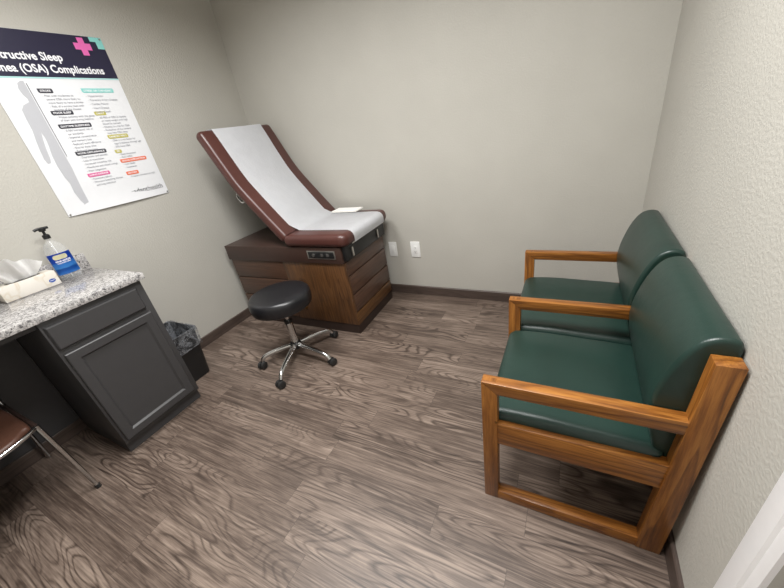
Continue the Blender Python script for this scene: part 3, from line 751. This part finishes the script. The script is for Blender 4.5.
for (ex_, ey_), sv in zip(ends, swivel):
    c = Vector((SX, SY, 0)); d = Vector((ex_, ey_, 0)) - c; Lg = d.length; d.normalize()
    bm = bmesh.new()
    pts = catmull([c + d * 0.03 + Vector((0, 0, 0.108)), c + d * Lg * 0.4 + Vector((0, 0, 0.106)), c + d * Lg * 0.72 + Vector((0, 0, 0.098)), c + d * Lg * 0.92 + Vector((0, 0, 0.083)), c + d * Lg + Vector((0, 0, 0.056))], 6)
    tube(bm, pts, [0.0195 - 0.005 * i / (len(pts) - 1) for i in range(len(pts))], 14)
    lg = build('leg', bm, 'chrome', st)
    bm = bmesh.new(); fwd = (d * math.cos(sv) + Vector((-d.y, d.x, 0)) * math.sin(sv)); s = Vector((-fwd.y, fwd.x, 0))
    wc2 = c + d * Lg + fwd * 0.014; wc2.z = 0.0285
    for sg in (-1, 1):
        q = bmesh.new(); lathe(q, [(0, -0.011), (0.020, -0.011), (0.027, -0.007), (0.0284, 0), (0.027, 0.007), (0.020, 0.011), (0, 0.011)], 0, 0, 24)
        rot = Vector((0, 0, 1)).rotation_difference(s).to_matrix().to_4x4()
        q.transform(Matrix.Translation(wc2 + s * 0.0145 * sg) @ rot); merge(bm, q)
    box(bm, wc2.x - 0.010, wc2.x + 0.010, wc2.y - 0.010, wc2.y + 0.010, 0.018, 0.050, 0.004)
    tube(bm, [c + d * Lg + Vector((0, 0, 0.060)), c + d * Lg + fwd * 0.006 + Vector((0, 0, 0.035))], 0.011)
    build('caster', bm, 'rubber', lg)

# ------------------------------------------------------------------ two-seat chair with oak frames
tc = thing('two_seat_chair', 'double waiting chair with green vinyl cushions and honey oak arms along right wall', 'chair', (2.75, -1.02, 0))
AX0, AX1 = 2.4395, 2.4925; AZ = 0.621; FT = 0.042
frames = (-1.628, -1.060, -0.465)
def backx(z, back): # sloping back post edges
    t = z / 0.82
    return (2.957 + 0.034 * t) if not back else (3.026 + 0.022 * t)
for y0 in frames:
    y1 = y0 + FT
    # front post, mitred into the arm at its top
    build('front_post', prism([(AX0, 0.0), (AX1, 0.0), (AX1, AZ - 0.047), (AX0, AZ)], 'y', y0, y1, 0.0022), 'oak_z', tc)
    arm = build('armrest', prism([(AX0, AZ), (AX1, AZ - 0.047), (backx(0.58, 0) + 0.002, AZ - 0.047), (backx(0.62, 0) + 0.002, AZ)], 'y', y0, y1, 0.0022), 'oak_x', tc)
    build('joint_plug', bx(AX0 + 0.004, AX0 + 0.050, y0 + 0.012, y1 - 0.012, AZ - 0.002, AZ + 0.0006), 'oak_y', arm)
    build('back_post', prism([(backx(0, 0), 0), (backx(0, 1), 0), (backx(0.82, 1), 0.820), (backx(0.82, 0), 0.820)], 'y', y0 - 0.0015, y1 + 0.0015, 0.002), 'oak_z', tc)
    build('side_rail', bx(AX1 - 0.001, backx(0.38, 0) + 0.004, y0 + 0.004, y1 - 0.003, 0.330, 0.434 if y0 != frames[1] else 0.392, 0.002), 'oak_x', tc)
    build('floor_rail', bx(AX1 - 0.001, backx(0.02, 0) + 0.004, y0 + 0.001, y1 - 0.001, 0.0, 0.048, 0.002), 'oak_x', tc)
bm = bmesh.new(); tube(bm, [(2.489, -1.6275, 0.446), (2.489, -1.6315, 0.446)], 0.004); build('nail_head', bm, 'brass', tc)
bays = ((frames[0] + FT, frames[1]), (frames[1] + FT, frames[2]))
def curve2(pts, n=5):
    q = [Vector((p[0], p[1], 0)) for p in pts]; m = len(q); out = []
    for i in range(m):
        a, b, c, d = q[i - 1], q[i], q[(i + 1) % m], q[(i + 2) % m]
        for k in range(n):
            t = k / n; v = 0.5 * ((2 * b) + (c - a) * t + (2 * a - 5 * b + 4 * c - d) * t * t + (3 * b - a - 3 * c + d) * t ** 3); out.append((v.x, v.y))
    return out
seat_prof = [(2.475, 0.404), (2.452, 0.416), (2.446, 0.432), (2.458, 0.450), (2.495, 0.463), (2.62, 0.468), (2.76, 0.463), (2.90, 0.458), (2.965, 0.450), (2.972, 0.425), (2.965, 0.392), (2.80, 0.388), (2.62, 0.392), (2.52, 0.398)]
back_prof = [(2.950, 0.420), (2.925, 0.500), (2.907, 0.585), (2.905, 0.650), (2.918, 0.722), (2.940, 0.792), (2.968, 0.842), (2.998, 0.862), (3.030, 0.863), (3.049, 0.846), (3.050, 0.790), (3.036, 0.600), (3.018, 0.440), (2.985, 0.400)]
for y0, y1 in bays:
    build('seat_cushion', round_pad(curve2(seat_prof), 'y', y0 - 0.016, y1 + 0.016, 0.036, 8), 'green', tc)
    build('seat_board', bx(2.52, 2.955, y0 - 0.002, y1 + 0.002, 0.370, 0.388), 'plinth', tc)
    build('cross_rail', bx(2.515, 2.54, y0 - 0.002, y1 + 0.002, 0.330, 0.370), 'oak_y', tc)
# the back cushions reach past the inner faces of the posts at the shared middle frame
build('back_cushion', round_pad(curve2(back_prof), 'y', frames[0] + FT + 0.002, frames[1] - 0.002, 0.013, 6), 'green', tc)
build('back_cushion', round_pad(curve2(back_prof), 'y', frames[1] + FT + 0.002, frames[2] - 0.002, 0.013, 6), 'green', tc)

# ------------------------------------------------------------------ brown stacking chair in the knee space
bc_ = thing('stacking_chair', 'brown upholstered chair with thin chrome legs tucked under the counter', 'chair', (0.33, -2.56, 0))
yA, yB, xF, xB = -2.305, -2.80, 0.560, 0.10
prof_s = []
bm = bmesh.new(); rows = []
outl = catmull([(xB, yA - 0.02, 0), (0.30, yA - 0.012, 0), (xF - 0.05, yA - 0.012, 0), (xF - 0.012, yA - 0.04, 0), (xF + 0.035, yA - 0.10, 0), (xF + 0.055, (yA + yB) / 2, 0), (xF + 0.035, yB + 0.10, 0), (xF - 0.012, yB + 0.04, 0), (xF - 0.05, yB + 0.012, 0), (0.30, yB + 0.012, 0), (xB, yB + 0.02, 0)], 5)
loop = [(p.x, p.y) for p in outl]
E2 = round_pad(loop, 'z', 0.425, 0.462, 0.016, 5)
build('seat', E2, 'seat_brown', bc_)
fr = bmesh.new(); tube(fr, catmull([(xB, yA, 0.432), (0.30, yA, 0.436), (xF - 0.03, yA, 0.440), (xF, yA - 0.01, 0.442)], 5), 0.010); build('side_tube', fr, 'plinth', bc_)
fr = bmesh.new(); tube(fr, catmull([(xB, yB, 0.432), (0.30, yB, 0.436), (xF - 0.03, yB, 0.440), (xF, yB + 0.01, 0.442)], 5), 0.010)
build('side_tube', fr, 'plinth', bc_)
fr = bmesh.new()
tube(fr, catmull([(xF - 0.005, yA - 0.004, 0.444), (xF + 0.03, yA - 0.05, 0.446), (xF + 0.058, yA - 0.13, 0.446), (xF + 0.070, (yA + yB) / 2, 0.446), (xF + 0.058, yB + 0.13, 0.446), (xF + 0.03, yB + 0.05, 0.446), (xF - 0.005, yB + 0.004, 0.444)], 6), 0.0095)
build('front_tube', fr, 'chrome', bc_)
for yy, sg in ((yA, 1), (yB, -1)):
    bm = bmesh.new(); tube(bm, [(xF - 0.004, yy, 0.450), (xF + 0.046, yy + 0.018 * sg, 0.006)], [0.0105, 0.0095]); lg = build('front_leg', bm, 'chrome', bc_)
    bm = bmesh.new(); tube(bm, [(xF + 0.0445, yy + 0.0175 * sg, 0.020), (xF + 0.0465, yy + 0.018 * sg, 0.0)], 0.0125); build('foot_cap', bm, 'rubber', lg)
    bm = bmesh.new(); tube(bm, catmull([(0.035, yy, 0.78), (0.06, yy, 0.60), (0.11, yy, 0.44), (0.10, yy, 0.25), (0.05, yy, 0.006)], 5), 0.0105); build('rear_leg', bm, 'chrome', bc_)
bm = bmesh.new(); box(bm, 0.028, 0.052, yB, yA, 0.56, 0.79, 0.009, 3); build('backrest', bm, 'seat_brown', bc_)
